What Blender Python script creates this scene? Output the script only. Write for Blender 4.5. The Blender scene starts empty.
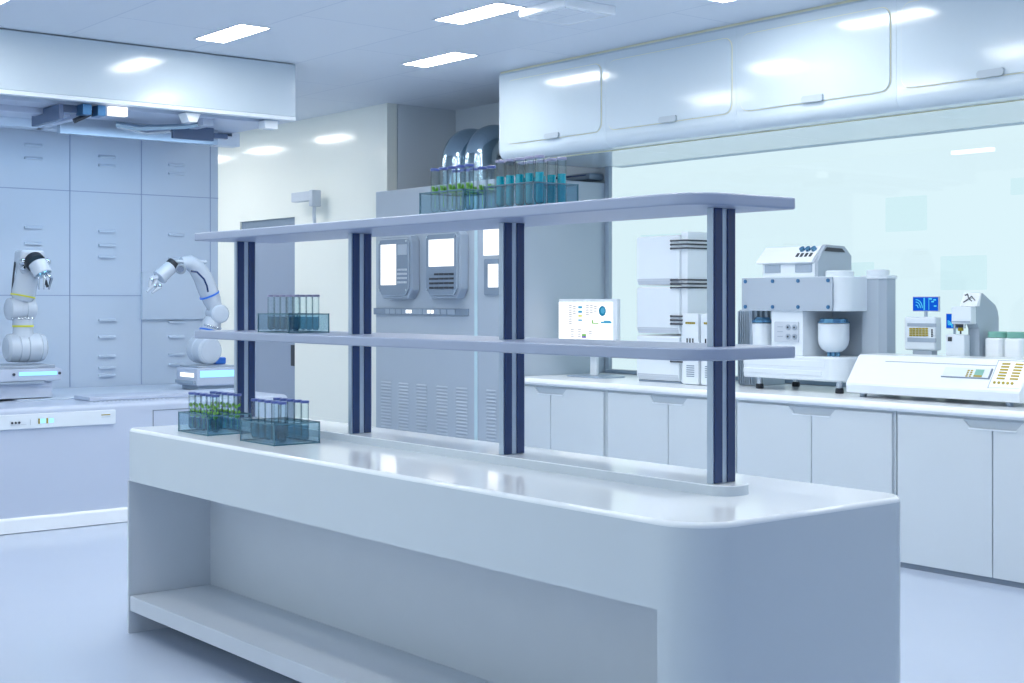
import bpy, bmesh, math, random
from mathutils import Vector, Matrix
random.seed(4)
PI = math.pi
SC = bpy.context.scene
COL = SC.collection

# ------------------------------------------------------------------ camera
F_PX, HOR, EYE = 1390.0, 301.0, 1.4575
FX, FY = .6267, .7792                       # viewing direction on the floor plan
cam = bpy.data.cameras.new('camera')
cam.sensor_width = 36; cam.lens = F_PX/1024*36
cam.shift_y = -(341.5-HOR)/1024
cam.clip_start = .05; cam.clip_end = 200
co = bpy.data.objects.new('camera', cam); COL.objects.link(co)
co.location = (0, 0, EYE)
co.rotation_euler = (PI/2, 0, -math.atan2(FX, FY))
SC.camera = co

def at(px, py, X=None, Y=None, z=None):
    """where a sighting line meets a surveyed plane of the room"""
    t = (px-512)/F_PX; s = (HOR-py)/F_PX
    r = (FY*t+FX, FY-FX*t, s)
    D = X/r[0] if X is not None else (Y/r[1] if Y is not None else (z-EYE)/r[2])
    return Vector((r[0]*D, r[1]*D, EYE+r[2]*D))

# ------------------------------------------------------------------ materials
def srgb(c):
    return tuple(((v/255)/12.92 if v/255 <= .04045 else ((v/255+.055)/1.055)**2.4) for v in c)
def mat(name, c, rough=.4, metal=0., coat=0., emit=None, es=1., noise=0., nscale=20., bump=0., ior=1.5, spec=None):
    m = bpy.data.materials.new(name); m.use_nodes = True
    nt = m.node_tree; b = nt.nodes['Principled BSDF']
    col = srgb(c)+(1,)
    b.inputs['Base Color'].default_value = col
    b.inputs['Roughness'].default_value = rough
    b.inputs['Metallic'].default_value = metal
    b.inputs['IOR'].default_value = ior
    if coat: b.inputs['Coat Weight'].default_value = coat; b.inputs['Coat Roughness'].default_value = .05
    if emit:
        b.inputs['Emission Color'].default_value = srgb(emit)+(1,); b.inputs['Emission Strength'].default_value = es
    if noise or bump:
        tc = nt.nodes.new('ShaderNodeTexCoord'); n = nt.nodes.new('ShaderNodeTexNoise')
        n.inputs['Scale'].default_value = nscale; n.inputs['Detail'].default_value = 4
        nt.links.new(tc.outputs['Object'], n.inputs['Vector'])
        if noise:
            mx = nt.nodes.new('ShaderNodeMix'); mx.data_type = 'RGBA'
            lo = tuple(v*(1-noise) for v in col[:3])+(1,); hi = tuple(min(1, v*(1+noise)) for v in col[:3])+(1,)
            mx.inputs[6].default_value = lo; mx.inputs[7].default_value = hi
            nt.links.new(n.outputs['Fac'], mx.inputs[0]); nt.links.new(mx.outputs[2], b.inputs['Base Color'])
        if bump:
            bp = nt.nodes.new('ShaderNodeBump'); bp.inputs['Strength'].default_value = bump; bp.inputs['Distance'].default_value = .002
            nt.links.new(n.outputs['Fac'], bp.inputs['Height']); nt.links.new(bp.outputs['Normal'], b.inputs['Normal'])
    return m
def glass(name, c, rough=0.0, ior=1.45):
    m = bpy.data.materials.new(name); m.use_nodes = True
    nt = m.node_tree; nt.nodes.clear()
    o = nt.nodes.new('ShaderNodeOutputMaterial'); g = nt.nodes.new('ShaderNodeBsdfGlass')
    g.inputs['Color'].default_value = srgb(c)+(1,); g.inputs['Roughness'].default_value = rough; g.inputs['IOR'].default_value = ior
    nt.links.new(g.outputs[0], o.inputs[0]); return m
def sheet(name, c, refl=.12, rough=.02):
    """clear tinted sheet: mostly see-through with a faint mirror"""
    m = bpy.data.materials.new(name); m.use_nodes = True
    nt = m.node_tree; nt.nodes.clear()
    o = nt.nodes.new('ShaderNodeOutputMaterial'); t = nt.nodes.new('ShaderNodeBsdfTransparent'); g = nt.nodes.new('ShaderNodeBsdfGlossy')
    mx = nt.nodes.new('ShaderNodeMixShader'); mx.inputs[0].default_value = refl
    t.inputs[0].default_value = srgb(c)+(1,); g.inputs['Roughness'].default_value = rough
    nt.links.new(t.outputs[0], mx.inputs[1]); nt.links.new(g.outputs[0], mx.inputs[2]); nt.links.new(mx.outputs[0], o.inputs[0])
    return m
def clear(name, c, ior=1.5):
    """thin clear glass: see-through, mirror-like at grazing angles"""
    m = sheet(name, c); nt = m.node_tree; lw = nt.nodes.new('ShaderNodeLayerWeight'); lw.inputs['Blend'].default_value = .5
    pw = nt.nodes.new('ShaderNodeMath'); pw.operation = 'POWER'; pw.inputs[1].default_value = 3
    ml = nt.nodes.new('ShaderNodeMath'); ml.operation = 'MULTIPLY_ADD'; ml.inputs[1].default_value = .3; ml.inputs[2].default_value = .06
    mx = [n for n in nt.nodes if n.type == 'MIX_SHADER'][0]
    tr = [n for n in nt.nodes if n.type == 'BSDF_TRANSPARENT'][0]; cm = nt.nodes.new('ShaderNodeMix'); cm.data_type = 'RGBA'
    cm.inputs[6].default_value = srgb((246,252,253))+(1,); cm.inputs[7].default_value = srgb((92,136,152))+(1,)
    p2 = nt.nodes.new('ShaderNodeMath'); p2.operation = 'POWER'; p2.inputs[1].default_value = 1.6
    nt.links.new(lw.outputs['Facing'], p2.inputs[0]); nt.links.new(p2.outputs[0], cm.inputs[0]); nt.links.new(cm.outputs[2], tr.inputs[0])
    nt.links.new(lw.outputs['Facing'], pw.inputs[0]); nt.links.new(pw.outputs[0], ml.inputs[0]); nt.links.new(ml.outputs[0], mx.inputs[0]); return m
def emis(name, c, s):
    m = bpy.data.materials.new(name); m.use_nodes = True
    nt = m.node_tree; nt.nodes.clear()
    o = nt.nodes.new('ShaderNodeOutputMaterial'); e = nt.nodes.new('ShaderNodeEmission')
    e.inputs[0].default_value = srgb(c)+(1,); e.inputs[1].default_value = s
    nt.links.new(e.outputs[0], o.inputs[0]); return m

M = dict(
    bench=mat('bench_solid_surface', (206,212,220), .42, noise=.03, nscale=6),
    bench_shaded_side=mat('bench_surface_shaded', (214,222,228), .16, ior=1.4, noise=.02, nscale=5),  # same surface as the top, coloured darker for its shaded sides
    bench_lit_top=mat('bench_surface_lit', (244,249,252), .07, ior=1.38, noise=.02, nscale=5),  # light from above put into the colour: lighter top of the same surface
    shelf=mat('shelf_laminate', (158,170,194), .35, noise=.02),
    alu=mat('brushed_aluminium', (176,190,206), .35, metal=.6, noise=.05, nscale=60),
    navy=mat('navy_inlay', (30,56,104), .25, noise=.05),
    white=mat('white_lacquer', (226,234,241), .3, noise=.015, nscale=8),
    gloss=mat('gloss_white_panel', (204,217,226), .12, ior=1.6, noise=.02, nscale=3),
    counter=mat('counter_front', (204,213,219), .38, noise=.02, nscale=4),
    top=mat('counter_top_white', (244,248,252), .22, noise=.01),
    recess=mat('finger_pull_shell', (178,190,200), .4),
    gap=mat('shadow_gap_rubber', (120,132,146), .7),
    cream=mat('cream_seal', (226,224,196), .4),
    ceil=mat('ceiling_panel_paint', (222,228,236), .55, noise=.02, nscale=2, bump=.05),
    wall=mat('wall_paint', (190,202,214), .5, noise=.02, nscale=2),
    wallwhite=mat('gloss_wall_panel', (246,248,240), .12, noise=.01, nscale=2),
    alcove=mat('grey_alcove_paint', (216,224,230), .5, noise=.02, nscale=2),
    door=mat('grey_door_paint', (150,163,184), .35, noise=.02, nscale=3),
    dark=mat('dark_plastic', (52,58,68), .4),
    black=mat('black_rubber', (28,36,46), .5),
    blue_in=mat('machine_blue_panel', (200,212,226), .3, noise=.02, nscale=3),
    machine=mat('machine_white_panel', (190,200,218), .33, noise=.02, nscale=3),
    hood=mat('hood_gloss_panel', (196,209,219), .13, ior=1.5, noise=.02, nscale=3),
    metal=mat('polished_steel', (176,196,208), .12, metal=1, noise=.06, nscale=3),
    chrome=mat('chrome', (205,212,220), .15, metal=1),
    cabinet=mat('control_cabinet_paint', (172,184,197), .3, noise=.02, nscale=3),
    bezel=mat('grey_bezel', (128,144,162), .35, noise=.03),
    bezel2=mat('light_bezel', (158,172,188), .35),
    robot=mat('robot_cast_paint', (196,206,218), .25, coat=.3, noise=.02),
    robotgrey=mat('robot_grey_cast', (160,172,186), .3, noise=.03),
    yellow=mat('yellow_band', (214,214,60), .4),
    blueband=mat('blue_band', (50,120,220), .4),
    gold=mat('gold_key', (168,150,40), .35, metal=.3),
    green=mat('green_lid', (128,184,170), .4),
    leaf=mat('sprout_leaf', (140,205,60), .5, noise=.3, nscale=90),
    capblue=mat('lavender_blue_cap', (84,102,168), .3),
    capgrey=mat('grey_cap', (160,160,190), .4),
    rim=mat('rack_edge_teal', (84,122,138), .25),
    bolt=mat('steel_blue_bolt', (70,120,165), .3, metal=.5),
    steelb=mat('blue_steel_lid', (110,160,195), .15, metal=.8),
    print=mat('light_grey_print', (196,204,214), .5),
    white_scr=emis('lit_white_screen', (250,253,255), 1.5),
    cyan_scr=emis('cyan_glow', (150,215,255), 1.6),
    blue_scr=emis('blue_display', (20,90,215), 1.0),
    lamp=emis('lamp_diffuser', (249,250,248), 34.0),
    liquid=mat('teal_liquid', (0,185,205), .15),
    slate=mat('slate_blue_metal', (84,104,136), .3), seam=mat('fine_seam', (150,166,196), .5), paleseam=mat('pale_cyan_seam', (196,222,230), .15),
    light_block=mat('light_block_lavender', (184,194,216), .5, noise=.02, nscale=2),
)
M['tube'] = clear('tube_glass', (222,240,246))
M['rackglass'] = sheet('rack_acrylic', (233,243,247), .06)
M['win'] = sheet('window_glass', (250,254,254), .03)
M['water'] = sheet('tube_water', (150,200,215), .1)

def floor_mat():
    m = mat('resin_floor', (190,202,221), .16, noise=.03, nscale=1.2)
    return m
def ceil_mat():
    m = M['ceil']; nt = m.node_tree; b = nt.nodes['Principled BSDF']
    tc = nt.nodes.new('ShaderNodeTexCoord'); br = nt.nodes.new('ShaderNodeTexBrick')
    br.offset = .5; br.inputs['Scale'].default_value = 1.0
    br.inputs['Brick Width'].default_value = 1.45; br.inputs['Row Height'].default_value = .84
    br.inputs['Mortar Size'].default_value = .004
    br.inputs['Color1'].default_value = srgb((222,228,236))+(1,); br.inputs['Color2'].default_value = srgb((218,225,234))+(1,)
    br.inputs['Mortar'].default_value = srgb((196,206,220))+(1,)
    mp = nt.nodes.new('ShaderNodeMapping'); mp.inputs['Rotation'].default_value = (0,0,PI/2)
    nt.links.new(tc.outputs['Object'], mp.inputs[0]); nt.links.new(mp.outputs[0], br.inputs[0]); nt.links.new(br.outputs['Color'], b.inputs['Base Color'])
    return m
M['floor'] = floor_mat(); ceil_mat()

# ------------------------------------------------------------------ mesh helpers
class MB:
    """collects shapes with material slots and links them as ONE mesh object"""
    def __init__(s): s.bm = bmesh.new(); s.mats = []
    def mi(s, m):
        m = M[m] if isinstance(m, str) else m
        if m not in s.mats: s.mats.append(m)
        return s.mats.index(m)
    def faces(s, vs, fs, m, smooth=True):
        k = s.mi(m); V = [s.bm.verts.new(v) for v in vs]; out = []
        for f in fs:
            try: fc = s.bm.faces.new([V[i] for i in f]); fc.material_index = k; fc.smooth = smooth; out.append(fc)
            except ValueError: pass
        return V, out
    def box(s, a, b, m='white', bev=0., seg=2, rot=None, piv=None):
        x0,x1 = sorted((a[0],b[0])); y0,y1 = sorted((a[1],b[1])); z0,z1 = sorted((a[2],b[2]))
        vs = [(x0,y0,z0),(x1,y0,z0),(x1,y1,z0),(x0,y1,z0),(x0,y0,z1),(x1,y0,z1),(x1,y1,z1),(x0,y1,z1)]
        V,F = s.faces(vs, [(0,3,2,1),(4,5,6,7),(0,1,5,4),(1,2,6,5),(2,3,7,6),(3,0,4,7)], m, False)
        if bev > 0:
            bev = min(bev, .49*min(x1-x0, y1-y0, z1-z0))
            r = bmesh.ops.bevel(s.bm, geom=list({e for f in F for e in f.edges}), offset=bev, segments=seg, affect='EDGES', profile=.5)
            k = s.mi(m); V = list({v for f in r['faces'] for v in f.verts} | {v for v in V if v.is_valid})
            for f in r['faces']:
                f.normal_update(); f.material_index = k; f.smooth = max(map(abs, f.normal)) < .9999
        if rot is not None:
            p = Vector(piv if piv else ((x0+x1)/2,(y0+y1)/2,(z0+z1)/2))
            bmesh.ops.transform(s.bm, matrix=Matrix.Translation(p) @ rot @ Matrix.Translation(-p), verts=[v for v in V if v.is_valid])
        return s
    def lathe(s, p0, axis, prof, m='white', n=24, cap=True, mats=None):
        """prof: (distance along the axis, radius) pairs; mats gives a material per band"""
        p0 = Vector(p0); ax = Vector(axis).normalized()
        u = ax.cross(Vector((0,0,1)));  u = Vector((1,0,0)) if u.length < 1e-4 else u.normalized(); w = ax.cross(u).normalized()
        vs = []; fs = []
        for d, r in prof:
            for k in range(n):
                a = 2*PI*k/n; vs.append(p0+ax*d+(u*math.cos(a)+w*math.sin(a))*max(r, 1e-5))
        V = [s.bm.verts.new(v) for v in vs]
        for i in range(len(prof)-1):
            km = s.mi(mats[i] if mats else m)
            for k in range(n):
                f = s.bm.faces.new([V[i*n+k], V[i*n+(k+1)%n], V[(i+1)*n+(k+1)%n], V[(i+1)*n+k]]); f.material_index = km; f.smooth = True
        if cap:
            f = s.bm.faces.new([V[k] for k in range(n-1,-1,-1)]); f.material_index = s.mi(mats[0] if mats else m)
            f = s.bm.faces.new([V[(len(prof)-1)*n+k] for k in range(n)]); f.material_index = s.mi(mats[-1] if mats else m)
        return s
    def cyl(s, p0, p1, r0, r1=None, m='white', n=20, e=.0):
        r1 = r0 if r1 is None else r1; p0 = Vector(p0); p1 = Vector(p1); L = (p1-p0).length
        prof = [(0,r0),(L,r1)] if not e else [(0,r0-e),(e,r0),(L-e,r1),(L,r1-e)]
        return s.lathe(p0, p1-p0, prof, m, n)
    def ball(s, c, r, m='white', n=20, sc=(1,1,1)):
        k = s.mi(m); g = bmesh.ops.create_uvsphere(s.bm, u_segments=n, v_segments=n//2, radius=1, matrix=Matrix.Translation(c) @ Matrix.Diagonal((r*sc[0], r*sc[1], r*sc[2], 1)))
        for f in {f for v in g['verts'] for f in v.link_faces}: f.material_index = k; f.smooth = True
        return s
    def tube(s, pts, r, m='white', n=10):
        pts = [Vector(p) for p in pts]; rings = []; up = None; k = s.mi(m)
        for i, p in enumerate(pts):
            d = (pts[min(i+1,len(pts)-1)]-pts[max(i-1,0)]).normalized()
            if up is None:
                up = d.cross(Vector((0,0,1))); up = Vector((1,0,0)) if up.length < 1e-3 else up.normalized()
            up = (up-d*up.dot(d)).normalized(); w = d.cross(up)
            rr = r[i] if isinstance(r, (list,tuple)) else r
            rings.append([s.bm.verts.new(p+(up*math.cos(2*PI*j/n)+w*math.sin(2*PI*j/n))*rr) for j in range(n)])
        for a, b in zip(rings, rings[1:]):
            for j in range(n):
                f = s.bm.faces.new([a[j], a[(j+1)%n], b[(j+1)%n], b[j]]); f.material_index = k; f.smooth = True
        for R_ in (rings[0][::-1], rings[-1]):
            f = s.bm.faces.new(R_); f.material_index = k
        return s
    def prism(s, poly, axis, a, b, m='white', bev=0., seg=2):
        """polygon in the two other axes (in axis order), swept from a to b along the axis"""
        ix = {'x':(1,2,0),'y':(0,2,1),'z':(0,1,2)}[axis]; n = len(poly); vs = []
        for h in (a,b):
            for p in poly:
                v = [0,0,0]; v[ix[0]] = p[0]; v[ix[1]] = p[1]; v[ix[2]] = h; vs.append(v)
        V,F = s.faces(vs, [tuple(range(n-1,-1,-1)), tuple(range(n,2*n))]+[(i,(i+1)%n,n+(i+1)%n,n+i) for i in range(n)], m)
        F[0].smooth = F[1].smooth = False
        if bev:
            r = bmesh.ops.bevel(s.bm, geom=list({e for f in F for e in f.edges}), offset=bev, segments=seg, affect='EDGES', profile=.5)
            ai = 'xyz'.index(axis)
            for f in r['faces']:
                f.normal_update(); f.smooth = abs(f.normal[ai]) < .9999
        return s
    def slab(s, poly, z0, z1, m='white', rt=0., rb=0., seg=5, mtop=None):
        """a flat slab with the outline poly (counter-clockwise) and softened top / bottom edges"""
        n = len(poly); P_ = [Vector((p[0],p[1])) for p in poly]; N = []
        for i in range(n):
            e1 = (P_[i]-P_[i-1]).normalized(); e2 = (P_[(i+1)%n]-P_[i]).normalized()
            n1 = Vector((-e1.y,e1.x)); n2 = Vector((-e2.y,e2.x)); q = (n1+n2).normalized(); N.append(q/max(.3,q.dot(n1)))
        rings = []
        if rb: rings += [(z0+rb*(1-math.sin(a)), rb*(1-math.cos(a))) for a in [PI/2*(1-i/seg) for i in range(seg+1)]]
        else: rings += [(z0, 0)]
        if rt: rings += [(z1-rt*(1-math.sin(a)), rt*(1-math.cos(a))) for a in [PI/2*i/seg for i in range(seg+1)]]
        else: rings += [(z1, 0)]
        k = s.mi(m); R_ = [[s.bm.verts.new((P_[i].x+N[i].x*o, P_[i].y+N[i].y*o, z)) for i in range(n)] for z,o in rings]
        kt = s.mi(mtop) if mtop else k
        for j,(a,b) in enumerate(zip(R_, R_[1:])):
            for i in range(n):
                f = s.bm.faces.new([a[i],a[(i+1)%n],b[(i+1)%n],b[i]]); f.material_index = kt if rt and j >= len(R_)-1-seg else k; f.smooth = True
        for q,kk in ((R_[0][::-1],k), (R_[-1],kt)):
            f = s.bm.faces.new(q); f.material_index = kk; f.smooth = False
        return s
    def build(s, name, parent=None, label=None, kind=None, sharp=32):
        bmesh.ops.recalc_face_normals(s.bm, faces=s.bm.faces)
        me = bpy.data.meshes.new(name)
        org = Vector(parent['_o']) if parent is not None else Vector((0,0,0))
        if org.length: bmesh.ops.translate(s.bm, verts=s.bm.verts, vec=-org)
        s.bm.to_mesh(me); s.bm.free()
        for m in s.mats: me.materials.append(m)
        me.set_sharp_from_angle(angle=math.radians(sharp))
        o = bpy.data.objects.new(name, me); COL.objects.link(o)
        wn = o.modifiers.new('weighted_normals', 'WEIGHTED_NORMAL'); wn.mode = 'FACE_AREA'; wn.weight = 80; wn.keep_sharp = True
        if parent is not None: o.parent = parent; o['_o'] = tuple(org)
        else: o['_o'] = (0,0,0)
        if label: o['label'] = label
        if kind: o['kind'] = kind
        return o

def thing(name, label, cat, loc, group=None):
    o = bpy.data.objects.new(name, None); COL.objects.link(o); o.location = loc; o['_o'] = tuple(loc)
    o.empty_display_size = .1
    o['label'] = label; o['category'] = cat
    if group: o['group'] = group
    return o
def copy_tree(o, parent=None):
    c = o.copy(); COL.objects.link(c)
    if parent is not None: c.parent = parent
    for ch in list(KIDS.get(o.name, [])) or [x for x in bpy.data.objects if x.parent == o]:
        copy_tree(ch, c)
    return c
KIDS = {}
def fillet(corners, seg=10):
    """counter-clockwise corners (x, y, radius) -> outline"""
    out = []; n = len(corners)
    for i in range(n):
        p = Vector(corners[i][:2]); r = corners[i][2]
        a = Vector(corners[i-1][:2])-p; b = Vector(corners[(i+1)%n][:2])-p
        if r <= 0: out.append(p); continue
        a.normalize(); b.normalize(); ang = a.angle(b); d = r/math.tan(ang/2)
        t1 = p+a*d; t2 = p+b*d; c = p+(a+b).normalized()*(r/math.sin(ang/2))
        v1 = t1-c; v2 = t2-c; tot = v1.angle_signed(v2)
        for k in range(seg+1):
            th = -tot*k/seg; out.append(c+Vector((v1.x*math.cos(th)-v1.y*math.sin(th), v1.x*math.sin(th)+v1.y*math.cos(th))))
    return [(p.x,p.y) for p in out]
def rrect(x0,y0,x1,y1,r,seg=6): return fillet([(x0,y0,r),(x1,y0,r),(x1,y1,r),(x0,y1,r)],seg)

# ------------------------------------------------------------------ the room
CH = 3.16
MB().box((-4,-3,-.1),(9,17,0),'floor').build('floor', kind='structure')
MB().box((-1.5,-1.5,CH),(7.6,16,CH+.08),'ceil').build('ceiling', kind='structure')
# tall gloss wall with a door opening behind the shelving
w = MB()
w.box((6.65,9.98,0),(6.75,11.552,CH),'wallwhite').box((6.65,12.646,0),(6.75,16,CH),'wallwhite').box((6.65,11.552,2.254),(6.75,12.646,CH),'wallwhite')
w.build('wall_right_rear', kind='structure')
MB().box((6.76,9.98,0),(7.5,10.08,CH),'alcove').build('wall_alcove', kind='structure')
w = MB()
w.box((7.38,7.955,0),(7.402,9.98,CH),'alcove').box((7.38,0.5,0),(7.5,7.94,.9),'wall').box((7.38,.5,2.5),(7.5,7.94,CH),'wall')
w.build('wall_right', kind='structure')
MB().box((2.5,15.9,0),(6.65,16,CH),'wall').build('wall_far', kind='structure')
MB().box((-4,-1.6,0),(7.5,-1.5,CH),'light_block').build('wall_light_block', kind='structure')  # unseen wall added behind the camera to darken the faces turned to it
# window
win = MB(); win.box((7.392,.5,.93),(7.400,7.94,2.5),'win'); win = win.build('window_1', kind='structure')
fr = MB().box((7.3,.5,.903),(7.39,7.93,.93),'bezel',.003).build('window_sill', win)
fr = MB().box((7.345,7.936,.905),(7.379,7.978,2.5),'bezel2',.003).build('window_frame', win)
# pale boards on the far side of the next room, seen through the glass
nx = MB()
for (x0,y0,x1,y1) in ((640,232,700,250),(830,262,872,285),(885,195,925,232),(940,255,985,290),(1010,176,1040,195)):
    u = at(x0,y1,X=11.0); v = at(x1,y0,X=11.0); nx.box((11.0,v.y,u.z),(11.04,u.y,v.z),'win',.01)
nx.build('wall_beyond_glass', kind='structure')
u = at(951,154.5,X=10.2); v = at(991,150.5,X=10.2)
sl_ = MB().box((10.2,v.y,u.z),(10.26,u.y,u.z+.03),'white_scr').build('streak_light')  # free-floating lit strip for the bright streak in the window; no ceiling holds it
sl_['label'] = 'thin lit strip lamp seen through the window glass above the instruments'; sl_['category'] = 'lamp'
# door
d = MB(); d.box((6.70,11.552,.01),(6.74,12.646,2.16),'door',.004); d = d.build('door_1', kind='structure')
MB().box((6.655,11.556,.84),(6.70,11.64,1.04),'dark',.004).build('door_handle', d, 'dark upright pull handle')
MB().box((6.67,11.552,2.16),(6.75,12.646,2.254),'bezel').build('door_head', d)

# ------------------------------------------------------------------ island bench
bt = thing('island_bench', 'long white lab bench with open niche and rounded end, carrying the shelving', 'lab bench', (2.95,4.2,0))
ol = [(2.51,2.385,.145),(3.395,2.385,.09),(3.395,5.83,.05),(2.51,5.83,.045)]
top = fillet(ol)
# worktop with the deep apron below it
MB().slab(top, .67, .9, 'bench_shaded_side', rt=.014, mtop='bench_lit_top').build('worktop', bt, 'deep glossy white bench top')
MB().slab(rrect(2.94,2.69,3.075,5.755,.06,8),.9,.93,'bench_shaded_side',rt=.003,mtop='bench_lit_top').build('post_plinth', bt, 'low raised strip carrying the shelf posts')
lo = MB()
lo.slab(fillet([(2.51,2.385,.145),(3.395,2.385,.09),(3.395,2.53,0),(2.51,2.53,0)]), .0, .67, 'bench_shaded_side')
lo.build('end_block', bt, 'solid rounded end of the bench')
MB().slab([(2.90,2.53),(3.395,2.53),(3.40,5.81),(2.90,5.81)], 0, .67, 'bench').build('back_panel', bt)
MB().slab(fillet([(2.51,5.80,0),(3.395,5.80,0),(3.395,5.83,.03),(2.51,5.83,.02)]), 0, .67, 'bench').build('side_panel', bt)
MB().box((2.512,2.53,.10),(2.90,5.795,.167),'bench',.004).build('low_shelf', bt, 'low niche shelf near the floor')

# shelving unit standing on the bench
su = thing('shelving_unit', 'two tier grey shelf rack on four navy posts standing on white bench', 'shelving', (3.0,4.2,.93))
sh = fillet([(2.792,2.655,.13),(3.208,2.655,.012),(3.208,5.762,.03),(2.792,5.762,.03)])
MB().slab(sh, 1.726, 1.761, 'shelf', .006, .006, 3).build('shelf', su, 'upper grey shelf')
MB().slab(sh, 1.290, 1.3255, 'shelf', .006, .006, 3).build('shelf', su, 'middle grey shelf')
for y in (2.766, 3.737, 4.704, 5.668):
    p = MB()
    p.box((2.957,y-.012,.93),(3.053,y+.012,1.726),'alu',.0015)
    for x0 in (2.962, 3.016):
        for s_ in (-1,1): p.box((x0,y+s_*.011,.932),(x0+.032,y+s_*.0155,1.726),'navy',.001)
    p = p.build('post', su)

# ------------------------------------------------------------------ test tube racks
def rack(x, y, z, label, k_=1., cat='test tube rack'):
    """x, y: near low corner; 0.20 deep in x, 0.27 long in y"""
    t = thing('tube_rack', label, cat, (x,y,z), 'acrylic test tube racks'); t.scale = (k_,k_,k_)
    W, L, Hh, e = .20, .27, .085, .0022
    MB().box((x,y,z+.004),(x+W,y+L,z+.009),'rackglass').build('base_plate', t)
    tp = MB().box((x+.004,y+.004,z+Hh-.005),(x+W-.004,y+L-.004,z+Hh-.001),'rackglass').build('top_plate', t)
    s = MB()
    for (a,b) in (((x,y,z+.009),(x+.003,y+L,z+Hh-.006)),((x+W-.003,y,z+.009),(x+W,y+L,z+Hh-.006)),((x+.003,y,z+.009),(x+W-.003,y+.003,z+Hh-.006)),((x+.003,y+L-.003,z+.009),(x+W-.003,y+L,z+Hh-.006))):
        s.box(a,b,'rackglass')
    s.build('clear_side', t)
    f = MB()
    for zz in (z+.003, z+Hh-.003):
        for (a,b) in (((x,y),(x,y+L)),((x+W,y),(x+W,y+L)),((x,y),(x+W,y)),((x,y+L),(x+W,y+L))):
            f.box((a[0]-e,a[1]-e,zz-e),(b[0]+e,b[1]+e,zz+e),'rim')
    for a in ((x,y),(x+W,y),(x,y+L),(x+W,y+L)): f.box((a[0]-e,a[1]-e,z),(a[0]+e,a[1]+e,z+Hh),'rim')
    for i in range(5):
        for xx in (x+.05,x+.15):
            f.lathe((xx,y+.027+.054*i,z+Hh-.002),(0,0,1),[(0,.0168),(0,.0188),(.002,.0188),(.002,.0168)],'rim',14,cap=False)
    f.build('edge_frame', t)
    return t
proto = {}
def make_tube(kind):
    t = thing('test_tube', '', 'test tube', (0,0,0))
    g = MB(); r = .0160; h = .162 if kind in ('blue','tall') else .152; w_ = .0011
    outer = [(0,.0005),(.001,.006),(.004,.0115),(.009,.0150),(.015,r),(h,r)]
    inner = [(h,r-w_),(.013,r-w_),(.010,.0112),(.006,.0086),(.0032,.0045),(.0022,.0005)]
    g.lathe((0,0,0),(0,0,1),outer,'tube',20,cap=False); g.build('glass_body', t)
    c = MB()
    capm = {'sprout':'capblue','clear':'capblue','blue':'capgrey','dark':'capgrey','tall':'capblue'}[kind]
    c.lathe((0,0,h-.004),(0,0,1),[(0,r+.0004),(.001,r+.0014),(.009,r+.0014),(.010,r-.001),(.010,.0)],capm,20)
    c.build('cap', t)
    R_ = r-w_-.0004
    def fill(h1, m): 
        return MB().lathe((0,0,.0035),(0,0,1),[(0,.003),(.004,.0110),(.012,R_),(h1-.0035,R_),(h1-.0035,.0)],m,18)
    if kind == 'blue': fill(.110,'liquid').build('liquid', t, 'teal blue liquid')
    if kind == 'sprout': fill(.05,'water').build('liquid', t, 'clear nutrient liquid')
    if kind in ('clear','dark'): fill(.06,'water').build('liquid', t, 'clear liquid')
    if kind in ('sprout','tall'):
        s = MB(); rr = random.Random(3)
        hi, n = (.115,16) if kind == 'sprout' else (.097,14)
        lo_ = .05 if kind == 'sprout' else .078
        for i in range(n):
            a = rr.uniform(0,2*PI); z0 = rr.uniform(lo_,hi-.012); q = rr.uniform(.002,.007)
            c0 = Vector((q*math.cos(a),q*math.sin(a),z0)); dv = Vector((math.cos(a)*.4,math.sin(a)*.4,1)).normalized(); sd = dv.cross(Vector((math.sin(a),-math.cos(a),.3))).normalized()
            L = rr.uniform(.014,.022); wd = .0058; nn = dv.cross(sd)*.0006
            vs = [c0,c0+dv*L*.5+sd*wd,c0+dv*L,c0+dv*L*.5-sd*wd,c0+dv*L*.5+nn*1.5,c0+dv*L*.5-nn*1.5]
            s.faces(vs,[(0,1,4),(1,2,4),(2,3,4),(3,0,4),(1,0,5),(2,1,5),(3,2,5),(0,3,5)],'leaf')
        s.cyl((0,0,.012 if kind=='sprout' else .02),(0,0,hi-.01),.0012,.0008,'leaf',6)
        if kind == 'tall':
            s.lathe((0,0,.070),(0,0,1),[(0,.001),(.001,R_-.001),(.008,R_-.001),(.009,.001)],'leaf',12)
        s.build('sprout', t, 'green plant sprout')
    return t
ORD = ['first','second','third','fourth','last']
def fill_rack(x, y, z, kind, desc, where, group, k_=1.):
    if kind not in proto: proto[kind] = make_tube(kind); src = proto[kind]; fresh = True
    else: src = proto[kind]; fresh = False
    for row,(xx,rn) in enumerate(((x+.05*k_,'near row'),(x+.15*k_,'far row'))):
        for i in range(5):
            k = 4-i
            o = src if fresh else copy_tree(src); fresh = False
            o.location = (xx, y+(.027+.054*i)*k_, z+.0095*k_); o.scale = (k_,k_,k_)
            o['label'] = '%s, %s in %s from right end, %s' % (desc, ORD[k], rn, where); o['group'] = group
RA = (2.615,5.255,.9); RB = (2.63,4.725,.9); RC = (2.84,3.797,1.761); RE = (2.84,3.422,1.761); RD = (2.84,4.983,1.3255); K = .9465
rack(*RA, 'acrylic rack of green sprout tubes near bench end')
rack(*RB, 'acrylic rack of clear tubes on the bench top, by the sprout rack')
rack(*RC, 'acrylic rack on upper shelf holding blue-capped tubes with small sprouts', K)
rack(*RE, 'acrylic rack on upper shelf holding teal liquid tubes', K)
rack(*RD, 'acrylic rack of grey-capped tubes alone on the middle shelf', K)
fill_rack(*RA,'sprout','leafy green tube','bench rack','sprout tubes on the bench')
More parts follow.
